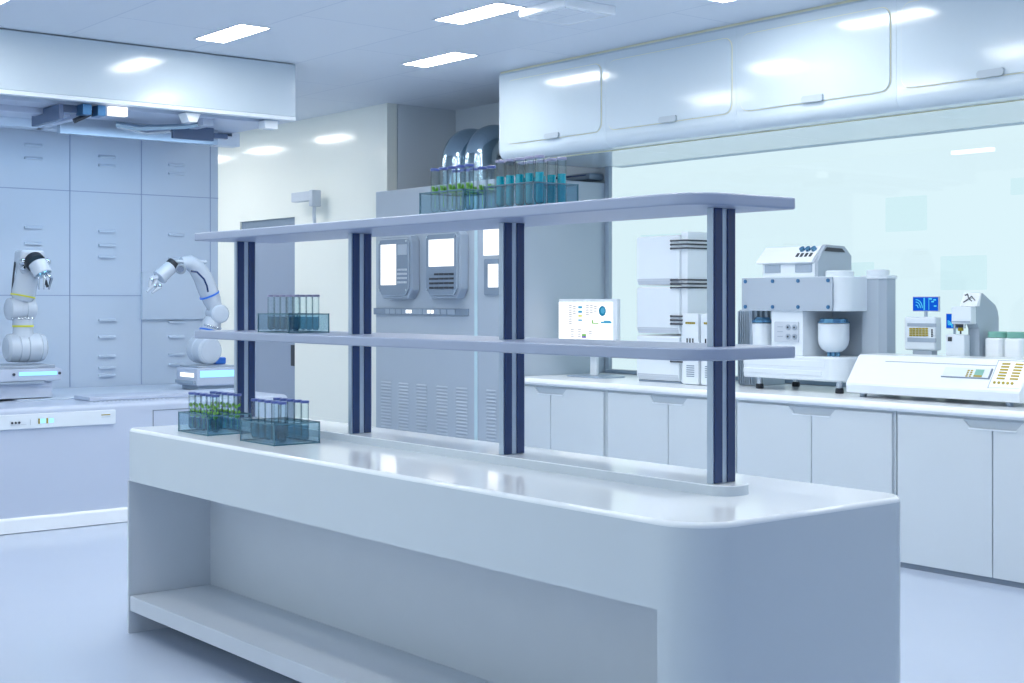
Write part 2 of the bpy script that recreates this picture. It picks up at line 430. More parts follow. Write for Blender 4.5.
fill_rack(*RB,'clear','clear blue-capped tube','bench rack','clear tubes on the bench')
fill_rack(*RC,'tall','small sprout tube','top shelf','sprout tubes on the upper shelf', K)
fill_rack(*RE,'blue','teal liquid tube','top shelf','teal liquid tubes on the upper shelf', K)
fill_rack(*RD,'dark','clear grey-capped tube','middle shelf','clear tubes on the middle shelf', K)

# ------------------------------------------------------------------ counter along the window
CX = 6.42
ys = [7.975, 6.97, 5.80, 4.63, 3.46, 2.29]
desc = ['white base cabinet in front of the monitor, next to control cabinet',
        'white base cabinet below the tall stacked modules',
        'white base cabinet below the bolted processing machine',
        'white base cabinet below the long keypad analyser',
        'white base cabinet at the cut off right end of the counter']
for i in range(5):
    y1, y0 = ys[i], ys[i+1]; g = .004
    t = thing('base_cabinet', desc[i], 'cabinet', (CX+.3,(y0+y1)/2,0), 'base cabinets along the window')
    MB().box((CX+.02,y0+g,.0),(7.37,y1-g,.852),'counter').build('body', t)
    c = [7.545,6.372,5.205,4.031,2.875][i]
    hw = .17
    for (a,b) in ((y0+.02,c-.003),(c+.003,y1-.02)):
        # the door leaf is cut away round the finger pull
        inner = c-.003 if b < c else c+.003
        outer = a if b < c else b
        s_ = -1 if b < c else 1
        pts = [(outer,.03),(inner,.03),(inner,.795),(c+s_*(hw-.035),.795),(c+s_*hw,.838),(outer,.838)]
        MB().prism(pts,'x',CX,CX+.019,'counter',.003).build('cabinet_door', t)
    h = MB()
    h.prism([(c-hw,.838),(c+hw,.838),(c+hw-.035,.795),(c-hw+.035,.795)],'x',CX+.012,CX+.0195,'recess')
    h.prism([(c-hw+.03,.795),(c+hw-.03,.795),(c+hw-.036,.789),(c-hw+.036,.789)],'x',CX-.006,CX+.012,'white')
    h.build('finger_pull', t, 'grey trapezoid finger pull')
wt = MB()
pr = [(CX-.02,.868)]+[(CX-.02+.026*(1-math.cos(a)),.872+.028*math.sin(a)) for a in [PI/2*i/6 for i in range(7)]]+[(7.375,.9),(7.375,.854),(CX-.008,.854)]
wt.prism(pr,'y',2.2,7.975,'top')
o = wt.build('worktop'); o['label'] = 'long white window worktop carrying the instruments'; o['category'] = 'worktop'
MB().box((CX+.012,2.29,-.002),(CX+.018,7.97,.028),'gap').build('trim_1', kind='structure')

# ------------------------------------------------------------------ wall cabinets
WX = 6.40
yw = [8.11, 6.95, 5.765, 4.605, 3.44, 2.28]
dw = ['glossy white wall cabinet closest to the steel ducts',
      'glossy white wall cabinet second from the steel ducts',
      'glossy white wall cabinet third from the steel ducts',
      'glossy white wall cabinet fourth from the steel ducts',
      'glossy white wall cabinet at the cut off right end']
hc = [7.49,6.34,5.17,4.02,2.86]
for i in range(5):
    y1,y0 = yw[i],yw[i+1]
    t = thing('wall_cabinet', dw[i], 'cabinet', (6.9,(y0+y1)/2,2.5), 'wall cabinets above the window')
    prof = [(WX,3.13)]+[(WX+.075*(1-math.cos(a)),2.575-.075*math.sin(a)) for a in [PI/2*k/8 for k in range(9)]]+[(7.378,2.5),(7.378,3.155),(WX+.02,3.155)]
    b = MB().prism(prof,'y',y0+.0008,y1-.0008,'gloss'); b.build('body', t)
    # door: a slightly proud rounded leaf with a pale seal round it
    a0,a1,z0,z1 = y0+.038,y1-.038 if i else y1-.10,2.612,3.075
    MB().prism(rrect(a0-.005,z0-.005,a1+.005,z1+.005,.065),'x',WX-.003,WX+.004,'cream').build('door_seal', t, 'cream seal line round the door')
    dd = MB().prism(rrect(a0,z0,a1,z1,.06),'x',WX-.009,WX+.002,'gloss',.002).build('cabinet_door', t)
    h = MB().prism(rrect(hc[i]-.077,2.607,hc[i]+.077,2.647,.012),'x',WX-.024,WX-.006,'recess',.004); h.build('handle', dd, 'small grey pull')
    MB().box((6.555,y0+.001,2.494),(6.571,y1-.001,2.502),'cream').build('underside_trim', t, 'cream strip under the cabinet')
    MB().box((WX+.012,y0+.001,3.138),(WX+.03,y1-.001,3.1595),'cream').build('ceiling_seal', t)

# ------------------------------------------------------------------ control cabinet block
bx = 6.45
cb = thing('control_cabinet', 'tall pale control cabinet with lit panels and louvres below the ducts', 'control cabinet', (6.9,8.9,0))
body = MB()
body.slab(fillet([(bx,7.982,.03),(7.375,7.982,0),(7.375,9.87,0),(bx,9.87,.03)]),0,2.378,'cabinet',.01)
body.build('body', cb)
def octo(y0,y1,z0,z1,c): return [(y0+c,z0),(y1-c,z0),(y1,z0+c*1.2),(y1,z1-c*.6),(y1-c*.6,z1),(y0+c*.6,z1),(y0,z1-c*.6),(y0,z0+c*1.2)]
PX = bx-.10
def panel(y0,y1,z0,z1,name,label,build):
    p = MB()
    p.prism(octo(y0,y1,z0,z1,.06),'x',PX+.02,bx-.001,'bezel2',.012)
    p.prism(octo(y0+.02,y1-.02,z0+.025,z1-.02,.05),'x',PX,PX+.022,'bezel',.008)
    for yy in (y0+.045,y1-.045):
        for zz in (z0+.07,z1-.045): p.cyl((PX-.006,yy,zz),(PX+.001,yy,zz),.010,m='chrome',n=10)
    p = p.build(name, cb, label); build(p); return p
def b1(p):
    MB().box((PX-.004,9.40,1.588),(PX+.001,9.62,1.92),'white_scr').build('screen', p, 'tall lit white screen')
    MB().box((PX-.004,9.245,1.83),(PX+.001,9.375,1.915),'cabinet',.002).build('label_plate', p)
    k = MB()
    for i in range(4):
        for j in range(3): k.box((PX-.006,9.245+j*.047,1.60+i*.034),(PX+.001,9.282+j*.047,1.617+i*.034),'print',.001)
    k.build('keypad', p, 'pale keys in four rows')
panel(9.205,9.685,1.475,1.985,'display_panel','grey panel with tall screen',b1)
def b2(p):
    MB().box((PX-.004,8.608,1.727),(PX+.001,8.938,1.938),'white_scr').build('screen', p, 'square lit white screen')
    k = MB()
    for i in range(4):
        for j in range(5):
            if i == 3 and j == 4: continue
            k.box((PX-.005,8.612+j*.066,1.553+i*.035),(PX+.001,8.668+j*.066,1.569+i*.035),'dark',.001)
    k.build('keypad', p, 'dark keys in four rows')
panel(8.55,9.005,1.475,2.005,'display_panel','grey panel with square screen and dark keys',b2)
s = MB().box((bx-.018,8.545,1.345),(bx-.001,9.94-.08,1.398),'bezel',.002)
q = 8.70
for wd in (.10,.07,.07,.14,.16,.10,.07,.07,.05):
    s.box((bx-.022,q,1.352),(bx-.017,q+wd,1.391),'bezel2',.001); q += wd+.018
s = s.build('switch_strip', cb, 'grey strip of switches')
q = MB()
for y in (8.985,9.035,9.29,9.335): q.box((bx-.025,y,1.358),(bx-.021,y+.036,1.386),'white_scr')
q.build('indicator_lamp', s, 'four small lit indicators')
MB().box((bx-.012,8.14,1.802),(bx-.001,8.352,2.05),'white_scr').build('screen', cb, 'lit white screen beside the post')
f = MB().prism(rrect(8.13,1.50,8.34,1.775,.01),'x',bx-.015,bx-.001,'bezel',.003).build('side_panel', cb, 'small grey panel with lit window')
MB().box((bx-.02,8.165,1.56),(bx-.014,8.285,1.735),'white_scr').build('screen', f)
MB().box((bx-.004,8.44,.1),(bx+.001,8.475,2.3),'paleseam').build('seam_strip', cb, 'bluish glossy seam strip')
for (ya,yb) in ((9.62,9.77),(9.37,9.505),(9.11,9.25),(8.83,8.97),(8.57,8.71),(8.21,8.325)):
    lv = MB()
    for k in range(16):
        z = .38+k*.0265
        lv.prism([(bx-.006,z),(bx+.001,z+.012),(bx+.001,z-.002),(bx-.006,z-.003)],'y',ya,yb,'cabinet')
    lv.build('louvre_column', cb)

# steel duct elbows rising from the cabinet top
def duct(y, label, r=.135, x=6.83, top=2.755):
    t = thing('duct_elbow', label, 'duct', (x,y,2.378), 'steel duct elbows')
    R_ = .145; pts = [(x,y,2.379),(x,y,2.42)]+[(x,y,2.42+(top-R_-2.42)*k/3) for k in (1,2,3)]
    pts += [(x+R_*(1-math.cos(a)),y,top-R_+R_*math.sin(a)) for a in [PI/2*k/12 for k in range(1,13)]]
    pts += [(7.375,y,top)]
    MB().tube(pts,r,'metal',28).build('duct_pipe', t)
    MB().lathe((x,y,2.379),(0,0,1),[(0,r+.012),(.02,r+.012),(.022,r)],'alu',28).build('flange', t)
    MB().cyl((7.35,y,top),(7.379,y,top),r+.012,m='alu',n=28).build('flange', t)
duct(9.20,'polished steel duct elbow farther from the wall cabinets')
duct(8.89,'polished steel duct elbow tight beside the wall cabinets')
# bluish rail on the wall below the cabinets
t = thing('wall_rail','dark conduit box with blue stripe on wall behind teal tubes','conduit',(7.3,8.2,2.42))
MB().box((7.22,8.02,2.40),(7.378,8.50,2.455),'bezel',.02).build('conduit_box', t)
MB().box((7.212,8.06,2.43),(7.221,8.46,2.442),'navy').build('stripe', t, 'blue stripe')

# small box on a wall bracket left of the alcove
t = thing('wall_bracket_camera','small white box on slanted wall arm beside grey door','camera',(6.65,10.8,2.2))
u = at(293,202.5,X=6.5); v = at(311,191,X=6.5)
MB().box((6.48,v.y,u.z),(6.56,u.y,v.z),'print',.006).build('camera_body', t)
w_ = at(314.5,204,X=6.5)
MB().box((6.475,w_.y,w_.z-.02),(6.57,v.y-.004,v.z+.008),'print',.008).build('bracket_head', t)
MB().tube([(6.53,v.y-.01,w_.z),(6.55,v.y+.03,w_.z-.1),(6.58,v.y+.06,w_.z-.24),(6.648,v.y+.07,w_.z-.27)],.016,'print').build('arm', t)
MB().cyl((6.63,v.y+.07,w_.z-.27),(6.649,v.y+.07,w_.z-.27),.035,m='white').build('wall_plate', t)

# ------------------------------------------------------------------ robot machine housing
mh = thing('robot_enclosure','large pale blue robot machine with open bay and glossy hood','machine',(3.5,9.5,0))
MY = 8.74
b = MB()
b.slab(fillet([(1.2,MY+.012,.0),(5.02,MY+.012,.10),(5.02,10.42,0),(1.2,10.42,0)]),.0,.785,'machine',.03)
b.build('base_body', mh)
MB().slab(fillet([(1.2,MY-.012,0),(5.03,MY-.012,.10),(5.03,9.2,0),(1.2,9.2,0)]),.004,.098,'top',.02).build('plinth', mh, 'white plinth at the floor')
f = MB().prism(rrect(2.62,.652,3.69,.742,.008),'x',0,0.001,'machine')
f.bm.free(); f = MB().box((2.62,MY-.008,.652),(3.69,MY+.014,.745),'white',.006).build('control_strip', mh, 'long control strip with blue displays')
q = MB()
for x in (3.012,3.034,3.056): q.ball((x,MY-.009,.694),.008,'dark',10)
q.box((3.005,MY-.011,.680),(3.10,MY-.0085,.683),'print'); q.box((3.125,MY-.011,.675),(3.128,MY-.0085,.71),'print')
q.build('knob', f, 'small dark knobs')
q = MB(); q.box((3.19,MY-.011,.683),(3.222,MY-.0085,.712),'cyan_scr').box((3.245,MY-.011,.683),(3.275,MY-.0085,.712),'cyan_scr'); q.build('display', f, 'two small blue displays')
q = MB(); q.box((3.176,MY-.011,.68),(3.186,MY-.0085,.714),'gold').box((3.228,MY-.011,.68),(3.238,MY-.0085,.714),'gold').box((3.59,MY-.011,.712),(3.65,MY-.0085,.718),'gold').box((3.59,MY-.011,.70),(3.65,MY-.0085,.703),'print'); q.build('badge', f, 'gold marks')
# hatch outline on the right of the base
q = MB()
for (x0,x1,z0,z1) in ((3.955,3.960,.40,.728),(3.955,4.6,.723,.728)): q.box((x0,MY+.009,z0),(x1,MY+.013,z1),'gap')
q.build('hatch_seam', mh, 'dark seam of a hatch')
# deck trays
MB().box((3.62,9.0,.785),(4.85,9.28,.815),'machine',.008).build('deck_tray', mh, 'raised deck ledge')
MB().box((3.25,9.32,.785),(4.9,10.38,.795),'blue_in',.003).build('deck_plate', mh, 'pale blue deck plate')
q = MB()
for k in range(18): q.box((3.62+k*.03,8.935,.785),(3.632+k*.03,8.945,.789),'print')
q.build('deck_perforation', mh, 'row of small pegs on the deck')
# back wall of the bay, in panels with pulls
bw = MB().box((1.2,10.402,.785),(5.27,10.50,2.9),'blue_in').build('bay_back_wall', mh, 'pale blue back wall of drawers')
q = MB()
for x in (2.85,3.44,4.027,4.605,5.20): q.box((x-.003,10.398,.80),(x+.003,10.404,2.78),'seam')
for z in (1.50,2.30): q.box((1.2,10.398,z-.003),(4.605,10.404,z+.003),'seam')
q.box((4.605,10.398,2.297),(5.27,10.404,2.303),'seam')
q.build('panel_seam', bw, 'thin seams between panels')
def pull(x,z): MB().prism([(10.403,z),(10.403,z+.022),(10.380,z+.014),(10.378,z)],'x',x-.068,x+.068,'blue_in',.002).build('drawer_pull', bw)
for z in (2.0,1.88,2.62,2.52,1.17,1.02): pull(3.745,z)
for z in (1.99,1.88,1.79,2.57,2.5,1.30,1.17,1.02,.93,.87): pull(4.32,z)
for z in (1.98,1.79,2.54,2.47,1.28,1.16,1.02,.94): pull(4.90,z)
MB().box((4.60,10.372,1.31),(5.21,10.402,1.69),'blue_in',.004).build('inset_panel', bw, 'square framed panel behind the robot arm')
# hood
hd = MB()
hd.prism([(1.2,2.775),(5.04,2.775),(5.04,CH-.006),(1.2,CH-.006)],'y',MY,10.5,'hood',.008,3)
hd = hd.build('hood', mh, 'glossy white hood under the ceiling')
MB().box((1.2,MY-.012,2.748),(5.035,MY+.05,2.775),'white',.005).build('hood_lip', hd)
q = MB()
q.box((1.2,8.9,2.74),(5.0,10.38,2.776),'machine',.003)
q.box((1.2,9.15,2.70),(3.6,9.30,2.745),'machine',.004).box((1.2,9.75,2.68),(5.0,9.86,2.745),'blue_in',.004)
q.box((3.55,8.9,2.68),(3.60,9.9,2.745),'machine',.004).box((4.42,8.95,2.69),(4.5,9.8,2.742),'machine',.004)
q.build('gantry_frame', hd, 'ceiling frame of rails')
def hb(px0,py0,px1,py1,Y0,dep,m,name,label=None,bev=.004):
    u = at(px0,py1,Y=Y0); v = at(px1,py0,Y=Y0)
    MB().box((u.x,Y0,u.z),(v.x,Y0+dep,min(v.z,2.744)),m,bev).build(name, hd, label)
hb(59,104,64,119,8.86,.5,'slate','gantry_rail','dark rail under the hood')
hb(64,106,88,112,8.9,.06,'slate','gantry_rail','dark rail under the hood')
MB().tube([at(74,121,Y=8.9),at(84,116.5,Y=8.9),at(98,110,Y=8.9)],.018,'dark',6).build('gantry_strut', hd, 'slanting dark strut')
hb(83,103,92,114,8.80,.12,'bolt','slide_block','blue slide block')
hb(98,104,106,115.5,8.80,.12,'bolt','slide_block','blue slide block')
hb(173,128,214,138,9.2,.03,'slate','gantry_rail','navy rail near hood end')
hb(214,134,228,138,9.2,.03,'slate','gantry_rail')
hb(60,129,218,133,9.5,.06,'bezel2','cross_beam')
hb(216,137,240,145,9.6,.12,'blue_in','end_block','pale end block')
hb(232,128,240,139,9.62,.1,'blue_in','end_block','pale end block')
q = MB()
q.tube([(3.95,9.35,2.70),(4.1,9.3,2.68),(4.35,9.1,2.69),(4.5,9.0,2.72)],.02,'metal')
q.tube([(4.0,9.45,2.70),(4.2,9.4,2.66),(4.4,9.3,2.69)],.018,'chrome')
q.build('hose', hd, 'metal hoses')
hb(110,105.5,128,115,8.80,.05,'white_scr','hood_lamp','lit square lamp under the hood')
u = at(184,114,Y=8.8); v = at(200,123,Y=8.8)
MB().prism([(u.x,2.745),(v.x,2.745),(v.x-.03,v.z),(u.x+.03,v.z)],'y',8.78,8.9,'top',.006).build('hood_nozzle', hd, 'pale tapered nozzle')
hb(265,119,278,128,8.80,.1,'top','hood_block','white block under the hood end')

# ------------------------------------------------------------------ robot arms
def ring(q,p,ax,r,w,m): q.lathe(Vector(p)-Vector(ax).normalized()*w/2,ax,[(0,r*.97),(w*.1,r),(w*.9,r),(w,r*.97)],m,24)
RY = 9.58
def L(px,py,dy=0): return at(px,py,Y=RY+dy)
def robot(name,label,ped,chain):
    c = L(*ped); t = thing('articulated_robot', label, 'robot arm', (c.x,c.y,.80)); return t
# left robot
t = robot('l','white robot arm with yellow bands, gripper hanging down','', [0]) if False else None
c = L(27,362)
t = thing('articulated_robot','white robot arm with yellow bands and gripper drooping toward deck','robot arm',(c.x,c.y,c.z))
q = MB()
p0 = L(5,348); p1 = L(45,348)
W_ = (p1-p0).length
q.lathe(p0,(1,0,0),[(0,.02),(.004,.075),(.02,.095),(W_*.27,.101),(W_*.29,.095),(W_*.31,.101),(W_*.48,.103),(W_*.50,.096),(W_*.52,.103),(W_*.80,.101),(W_*.82,.095),(W_*.84,.099),(W_-.015,.09),(W_-.002,.07),(W_,.02)],'robot',32)
q.build('shoulder_drum', t, 'ribbed horizontal drum')
q = MB(); q.lathe(L(23,337),(0,0,1),[(0,.075),(.03,.068),(.075,.066),(.08,.07),(.125,.068),(.13,.06)],'robot',24); q = q.build('neck', t)
r_ = MB(); ring(r_,L(23,326),(0,0,1),.0715,.014,'yellow'); r_.build('color_band', q, 'yellow band')
q = MB(); p0 = L(7,309); p1 = L(35,309); W2=(p1-p0).length
q.lathe(p0,(1,.1,0),[(0,.01),(.003,.06),(.012,.075),(W2*.4,.083),(W2*.42,.076),(W2*.6,.076),(W2*.62,.083),(W2-.012,.075),(W2-.002,.06),(W2,.01)],'robot',28)
for k in range(7):
    a = PI*k/6; q.ball(L(12+3.4*k,318.5,-.07),.008,'chrome',8)
q.build('elbow_drum', t)
q = MB(); p0 = L(22,301,-.01); p1 = L(31,256,-.02)
q.lathe(p0,p1-p0,[(0,.06),(.03,.078),(.06,.082),(.20,.074),(.27,.070),((p1-p0).length,.05)],'robot',28); q = q.build('upper_arm', t)
r_ = MB(); d_ = (p1-p0).normalized(); ring(r_,p0+d_*.035,d_,.084,.011,'yellow'); r_.build('color_band', q, 'yellow band')
MB().tube([L(15,262,.02),L(13,280,.0),L(12,295,0)],.007,'dark',6).build('cable', q)
q = MB(); q.prism([(L(17,249).x,L(17,250).z),(L(40,249).x,L(40,250).z),(L(42,262).x,L(42,262).z),(L(38,272).x,L(38,272).z),(L(18,275).x,L(18,275).z),(L(16,262).x,L(16,262).z)],'y',RY-.09,RY+.06,'robot',.022,3)
for s_ in (23,47): q.ball(L(s_,262,-.09),.026,'chrome',14).ball(L(s_,268,-.09),.018,'chrome',12)
q.build('wrist_housing', t)
q = MB(); ring(q,L(35,262,-.13),(.12,-.8,-.45),.068,.05,'black'); q.build('wrist_ring', t, 'black ring')
q = MB(); ax=Vector((.25,-.45,-.85)).normalized(); h0 = L(37,262,-.16)
q.lathe(h0,ax,[(0,.045),(.01,.062),(.06,.064),(.10,.060),(.10,.050),(.06,.046)],'robot',24,cap=False); q=q.build('hand_cup', t)
MB().cyl(h0+ax*.045,h0+ax*.075,.047,m='cyan_scr').build('tool_light', q, 'cyan glowing ring')
q = MB()
for dx,dz in ((-.03,0),(.0,.01),(.03,0)):
    b0 = h0+ax*.08+Vector((dx,0,0)); q.tube([b0,b0+ax*.05+Vector((dx*.5,0,0)),b0+Vector((dx*.1+.01,-.01,-.12))],[.013,.012,.006],'chrome',8)
q.tube([h0+ax*.12,h0+ax*.12+Vector((.02,-.01,-.07))],.009,'black',8)
q.build('gripper', t, 'dark metal gripper fingers')
# pedestal of the left robot
def pedestal_left():
    t = thing('robot_pedestal','pale blue pedestal under the yellow-banded robot arm','pedestal',(L(27,400).x,RY,.80))
    x0,x1 = at(-25,370,Y=RY-.24).x, at(62,370,Y=RY-.24).x
    MB().box((x0+.02,RY-.20,.80),(x1-.05,RY+.2,.905),'machine',.006).build('lower_box', t)
    MB().box((x0,RY-.24,.915),(x1-.0,RY+.22,1.0),'machine',.012).box((x0+.1,RY-.245,.90),(x1-.12,RY-.2,.915),'bezel2').build('upper_box', t)
    MB().box((x0+.03,RY-.2,.999),(x1-.03,RY+.18,1.022),'robotgrey',.006).build('top_plate', t)
    u = at(19,376,Y=RY-.24); v = at(57,371,Y=RY-.24)
    f_ = MB().box((u.x,RY-.246,u.z),(v.x,RY-.238,v.z),'cyan_scr').build('light_strip', t, 'cyan lit strip')
    q = MB()
    for x in (u.x-.035,x1-.018): q.cyl((x,RY-.247,.965),(x,RY-.235,.965),.01,m='dark',n=8)
    q.build('screw', t)
pedestal_left()

# right robot
c = L(210,363)
t = thing('articulated_robot','white robot arm with blue bands, gripper reaching out over deck','robot arm',(c.x,c.y,c.z))
q = MB(); p0 = L(197,349,.10); p1 = L(211,351,-.10); W3=(p1-p0).length
q.lathe(p0,p1-p0,[(0,.05),(.006,.09),(.02,.103),(W3*.45,.105),(W3*.5,.098),(W3*.55,.105),(W3-.018,.102),(W3-.004,.09),(W3-.004,.08),(W3,.078),(W3,.01)],'robot',32)
q.build('shoulder_drum', t)
q = MB(); p0 = L(208,340); p1 = L(213,318)
q.lathe(p0,p1-p0,[(0,.06),(.03,.075),(.07,.078),(.09,.07),(.12,.072),((p1-p0).length,.06)],'robot',24); q=q.build('neck', t)
r_ = MB(); ring(r_,p0+(p1-p0)*.42,p1-p0,.081,.013,'blueband'); r_.build('color_band', q, 'blue band')
q = MB()
for k in range(7): q.ball(L(205+k*2.6,325+.6*k,-.075),.009,'chrome',8)
q.build('neck_bolt', t, 'ring of chrome bolts')
q = MB(); p0 = L(213,313,.09); p1 = L(221,314,-.09); W4=(p1-p0).length
q.lathe(p0,p1-p0,[(0,.04),(.006,.06),(.02,.068),(W4*.5,.07),(W4-.015,.07),(W4-.003,.06),(W4,.055),(W4,.01)],'robot',28)
q.build('elbow_drum', t)
q = MB()
q.tube([L(215,308),L(212,300),L(207,288),L(202,276),L(196,267),L(189,262.5),L(181,262.5)],[.055,.068,.072,.068,.064,.055,.042],'robot',22)
q.box(L(176,259.5,-.04),L(203,264,.04),'robot',.02,3)
q = q.build('upper_arm', t)
r_ = MB(); ring(r_,L(209.5,295),L(207,289)-L(212,301),.078,.013,'blueband'); r_.build('color_band', q, 'blue band')
MB().tube([L(191,271,-.085),L(197,272,-.09),L(204,279,-.09),L(207,286,-.09),L(208,292,-.085)],.007,'navy',8).build('cable', q, 'dark cable on the arm')
q = MB()
q.cyl(L(179,268,.04),L(181,269,-.06),.040,m='robotgrey',n=20,e=.006); q.cyl(L(180,269,-.05),L(180.5,269,-.075),.024,m='chrome',n=16)
q.build('wrist_joint', t, 'round grey wrist joint')
q = MB(); a_=L(175,263); b_=L(157,279.5); dd_=(b_-a_)
ring(q,a_+dd_*.12,dd_,.052,.035,'black'); q.build('wrist_ring', t, 'black ring')
q = MB(); LL=dd_.length
q.lathe(a_+dd_*.2,dd_,[(0,.045),(.012,.052),(LL*.55,.053),(LL*.56,.058),(LL*.68,.058),(LL*.70,.05),(LL*.72,.01)],'robot',24); q.build('hand_barrel', t)
q = MB()
for (e0,e1,e2) in (((157,277),(151,279),(149,287)),((156,281),(154,284),(147,292)),((159,283),(160,287),(152,293))):
    q.tube([L(*e0,-.02),L(*e1,-.03),L(*e2,-.03)],[.018,.017,.009],'robot',8)
for e in ((152,280),(155,286),(160,286)): q.ball(L(*e,-.035),.016,'chrome',10)
q.build('gripper', t, 'three stubby gripper fingers')
def pedestal_right():
    yf, yb_ = RY-.20, RY+.15; x0 = at(197,372,Y=yf).x; x1 = x0+.36
    t = thing('robot_pedestal','cyan lit low pedestal under the blue-banded robot arm','pedestal',(x0+.18,RY,.80))
    MB().box((x0,yf,.83),(x1,yb_,.965),'machine',.015,3).build('upper_box', t)
    MB().box((x0+.03,yf+.04,.796),(x1-.03,yb_-.03,.83),'bezel2',.01).build('foot', t)
    MB().box((x0-.02,yf+.02,.845),(x0+.01,yb_-.02,.872),'bezel2',.006).build('side_bumper', t)
    MB().box((x0+.02,yf+.03,.965),(x1-.02,yb_-.02,.978),'robotgrey',.004).build('top_plate', t)
    MB().box((x0-.005,yf+.05,.895),(x0+.001,yb_-.08,.925),'white_scr').build('light_strip', t, 'short white lit strip')
    MB().box((x0+.025,yf-.004,.895),(x1-.01,yf+.001,.945),'cyan_scr').build('light_strip', t, 'long cyan lit strip')
    MB().box((x1-.10,RY+.02,.979),(x1-.01,RY+.12,1.03),'blueband',.01).build('connector_block', t, 'blue block')
pedestal_right()

# ------------------------------------------------------------------ instruments on the counter
CT = .9
# monitor
t = thing('monitor','white monitor with charts on screen next to control cabinet','monitor',(6.8,7.6,CT))
a = at(558.5,299,X=6.8); b = at(620,357,X=6.8)
y1,y0 = a.y,b.y+.03; z1=a.z; z0=b.z-.0
MB().box((6.80,y0,z0),(6.835,y1,z1),'white',.006).build('housing', t)
scr = MB().box((6.796,y0+.045,z0+.03),(6.801,y1-.008,z1-.022),'white_scr').build('screen', t, 'lit screen')
q = None
def onscr(px,py): return at(px,py,X=6.795)
def sq(px0,py0,px1,py1,m): 
    u = onscr(px0,py0); v = onscr(px1,py1); q = MB(); q.box((6.7935,u.y,u.z),(6.796,v.y,v.z),m); q.build('chart_bar', scr)
for (p_,m_) in (((578.3,306,582,308.5),'sb'),((578.3,310.5,582,313),'sb'),((578.3,315,582,316.8),'sy'),((578.3,319.3,582,321),'sb'),((582,334,586,336),'sg'),((582,336,586,338),'sp'),((592,320,593,323.6),'sg'),((592,322.6,598.5,323.8),'sg'),((601,321.5,611.5,323.5),'sb'),((604,320.5,610.5,322),'sb')):
    if m_ not in M: M[m_] = emis({'sb':'screen_blue','sy':'screen_yellow','sg':'screen_green','sp':'screen_purple'}[m_], {'sb':(90,180,225),'sy':(226,230,110),'sg':(120,200,90),'sp':(120,110,200)}[m_], .9)
    sq(*p_,m_)
M['sl'] = emis('screen_text_grey',(150,160,175),1.0)
for (xx,ya,yb) in ((569,305,324),(573,306,314),(586,305,315),(590,305,313),(594,306,312),(571,329,338),(578,329,338),(589,331,335)):
    yy = ya
    q = MB()
    while yy < yb:
        u = onscr(xx,yy); v = onscr(xx+2.8,yy+.9); q.box((6.7935,u.y,u.z),(6.796,v.y,v.z),'sl'); yy += 1.8
    q.build('screen_text', scr)
q = MB(); pc = onscr(602.3,311); M['sc']=emis('screen_teal',(40,140,185),.9)
q.lathe((6.7962,pc.y,pc.z),(-1,0,0),[(0,.037),(.002,.037),(.002,0)],'sc',28)
q.lathe((6.7945,pc.y-.006,pc.z+.003),(-1,0,0),[(0,.022),(.002,.022),(.002,0)],'sb',20)
q.build('pie_chart', scr, 'blue round chart')
ym = at(592.5,360,X=6.83).y
MB().box((6.836,ym-.035,CT+.012),(6.862,ym+.035,z0+.12),'white',.006).build('stand', t)
MB().slab(rrect(6.74,ym-.20,6.98,ym+.20,.03),CT+.001,CT+.012,'alu',.003).build('foot', t)

# stacked modules
t = thing('instrument_stack','tall stack of white modules with black ribbed rails','analysis instrument',(6.95,6.7,CT))
for i,(za,zb) in enumerate(((CT+.012,1.222),(1.232,1.555),(1.566,1.905))):
    q = MB()
    q.prism([(6.76,za+.002),(6.745,za+.035),(6.745,zb-.012),(6.765,zb),(7.2,zb),(7.2,za)],'y',6.59,7.0,'white',.004)
    q.prism([(6.755,za+.004),(6.744,za+.04),(6.744,za+.045),(6.748,za+.045)],'y',6.60,6.99,'print')
    q.build('module', t)
MB().slab(rrect(6.76,6.59,7.2,7.0,.01),CT,CT+.012,'bezel').build('foot', t)
q = MB(); q.box((6.76,6.526,CT+.004),(7.08,6.588,1.925),'white',.008).build('tower', t)
for zz in (1.865,1.60,1.355,1.10):
    q = MB()
    for k in range(3):
        z = zz-.0-k*.026
        q.tube([(6.735,6.66,z),(6.735,6.54,z),(6.75,6.519,z)]+([(6.80,6.519,z),(7.05,6.519,z)] if zz > 1.5 else []),.0055,'dark',8)
        q.ball((6.738,6.66,z),.008,'dark',8)
    q.build('ribbed_rail', t, 'three parallel black rails')
def slim(y0,label):
    t = thing('slim_module',label,'instrument',(6.78,y0+.07,CT),'slim white modules before the stack')
    MB().box((6.70,y0,CT+.004),(6.88,y0+.145,1.375),'white',.008).build('housing', t)
    MB().box((6.72,y0+.01,CT),(6.86,y0+.135,CT+.005),'bezel').build('foot', t)
    q = MB()
    for k in range(5): q.box((6.697,y0+.028+k*.018,1.305),(6.702,y0+.042+k*.018,1.318),'gold')
    q.build('indicator', t, 'row of gold indicators')
    q = MB()
    for k in range(3): q.box((6.697,y0+.042+k*.026,1.135),(6.702,y0+.052+k*.026,1.21),'black')
    q.build('slot', t, 'three dark upright slots')
    q = MB()
    for k in range(6): q.box((6.698,y0+.035,.955+k*.014),(6.702,y0+.105,.961+k*.014),'bezel')
    q.build('vent', t, 'low vent grille')
slim(6.372,'slim white module before the stack, farther from the navy post')
slim(6.205,'slim white module before the stack, half behind navy post')

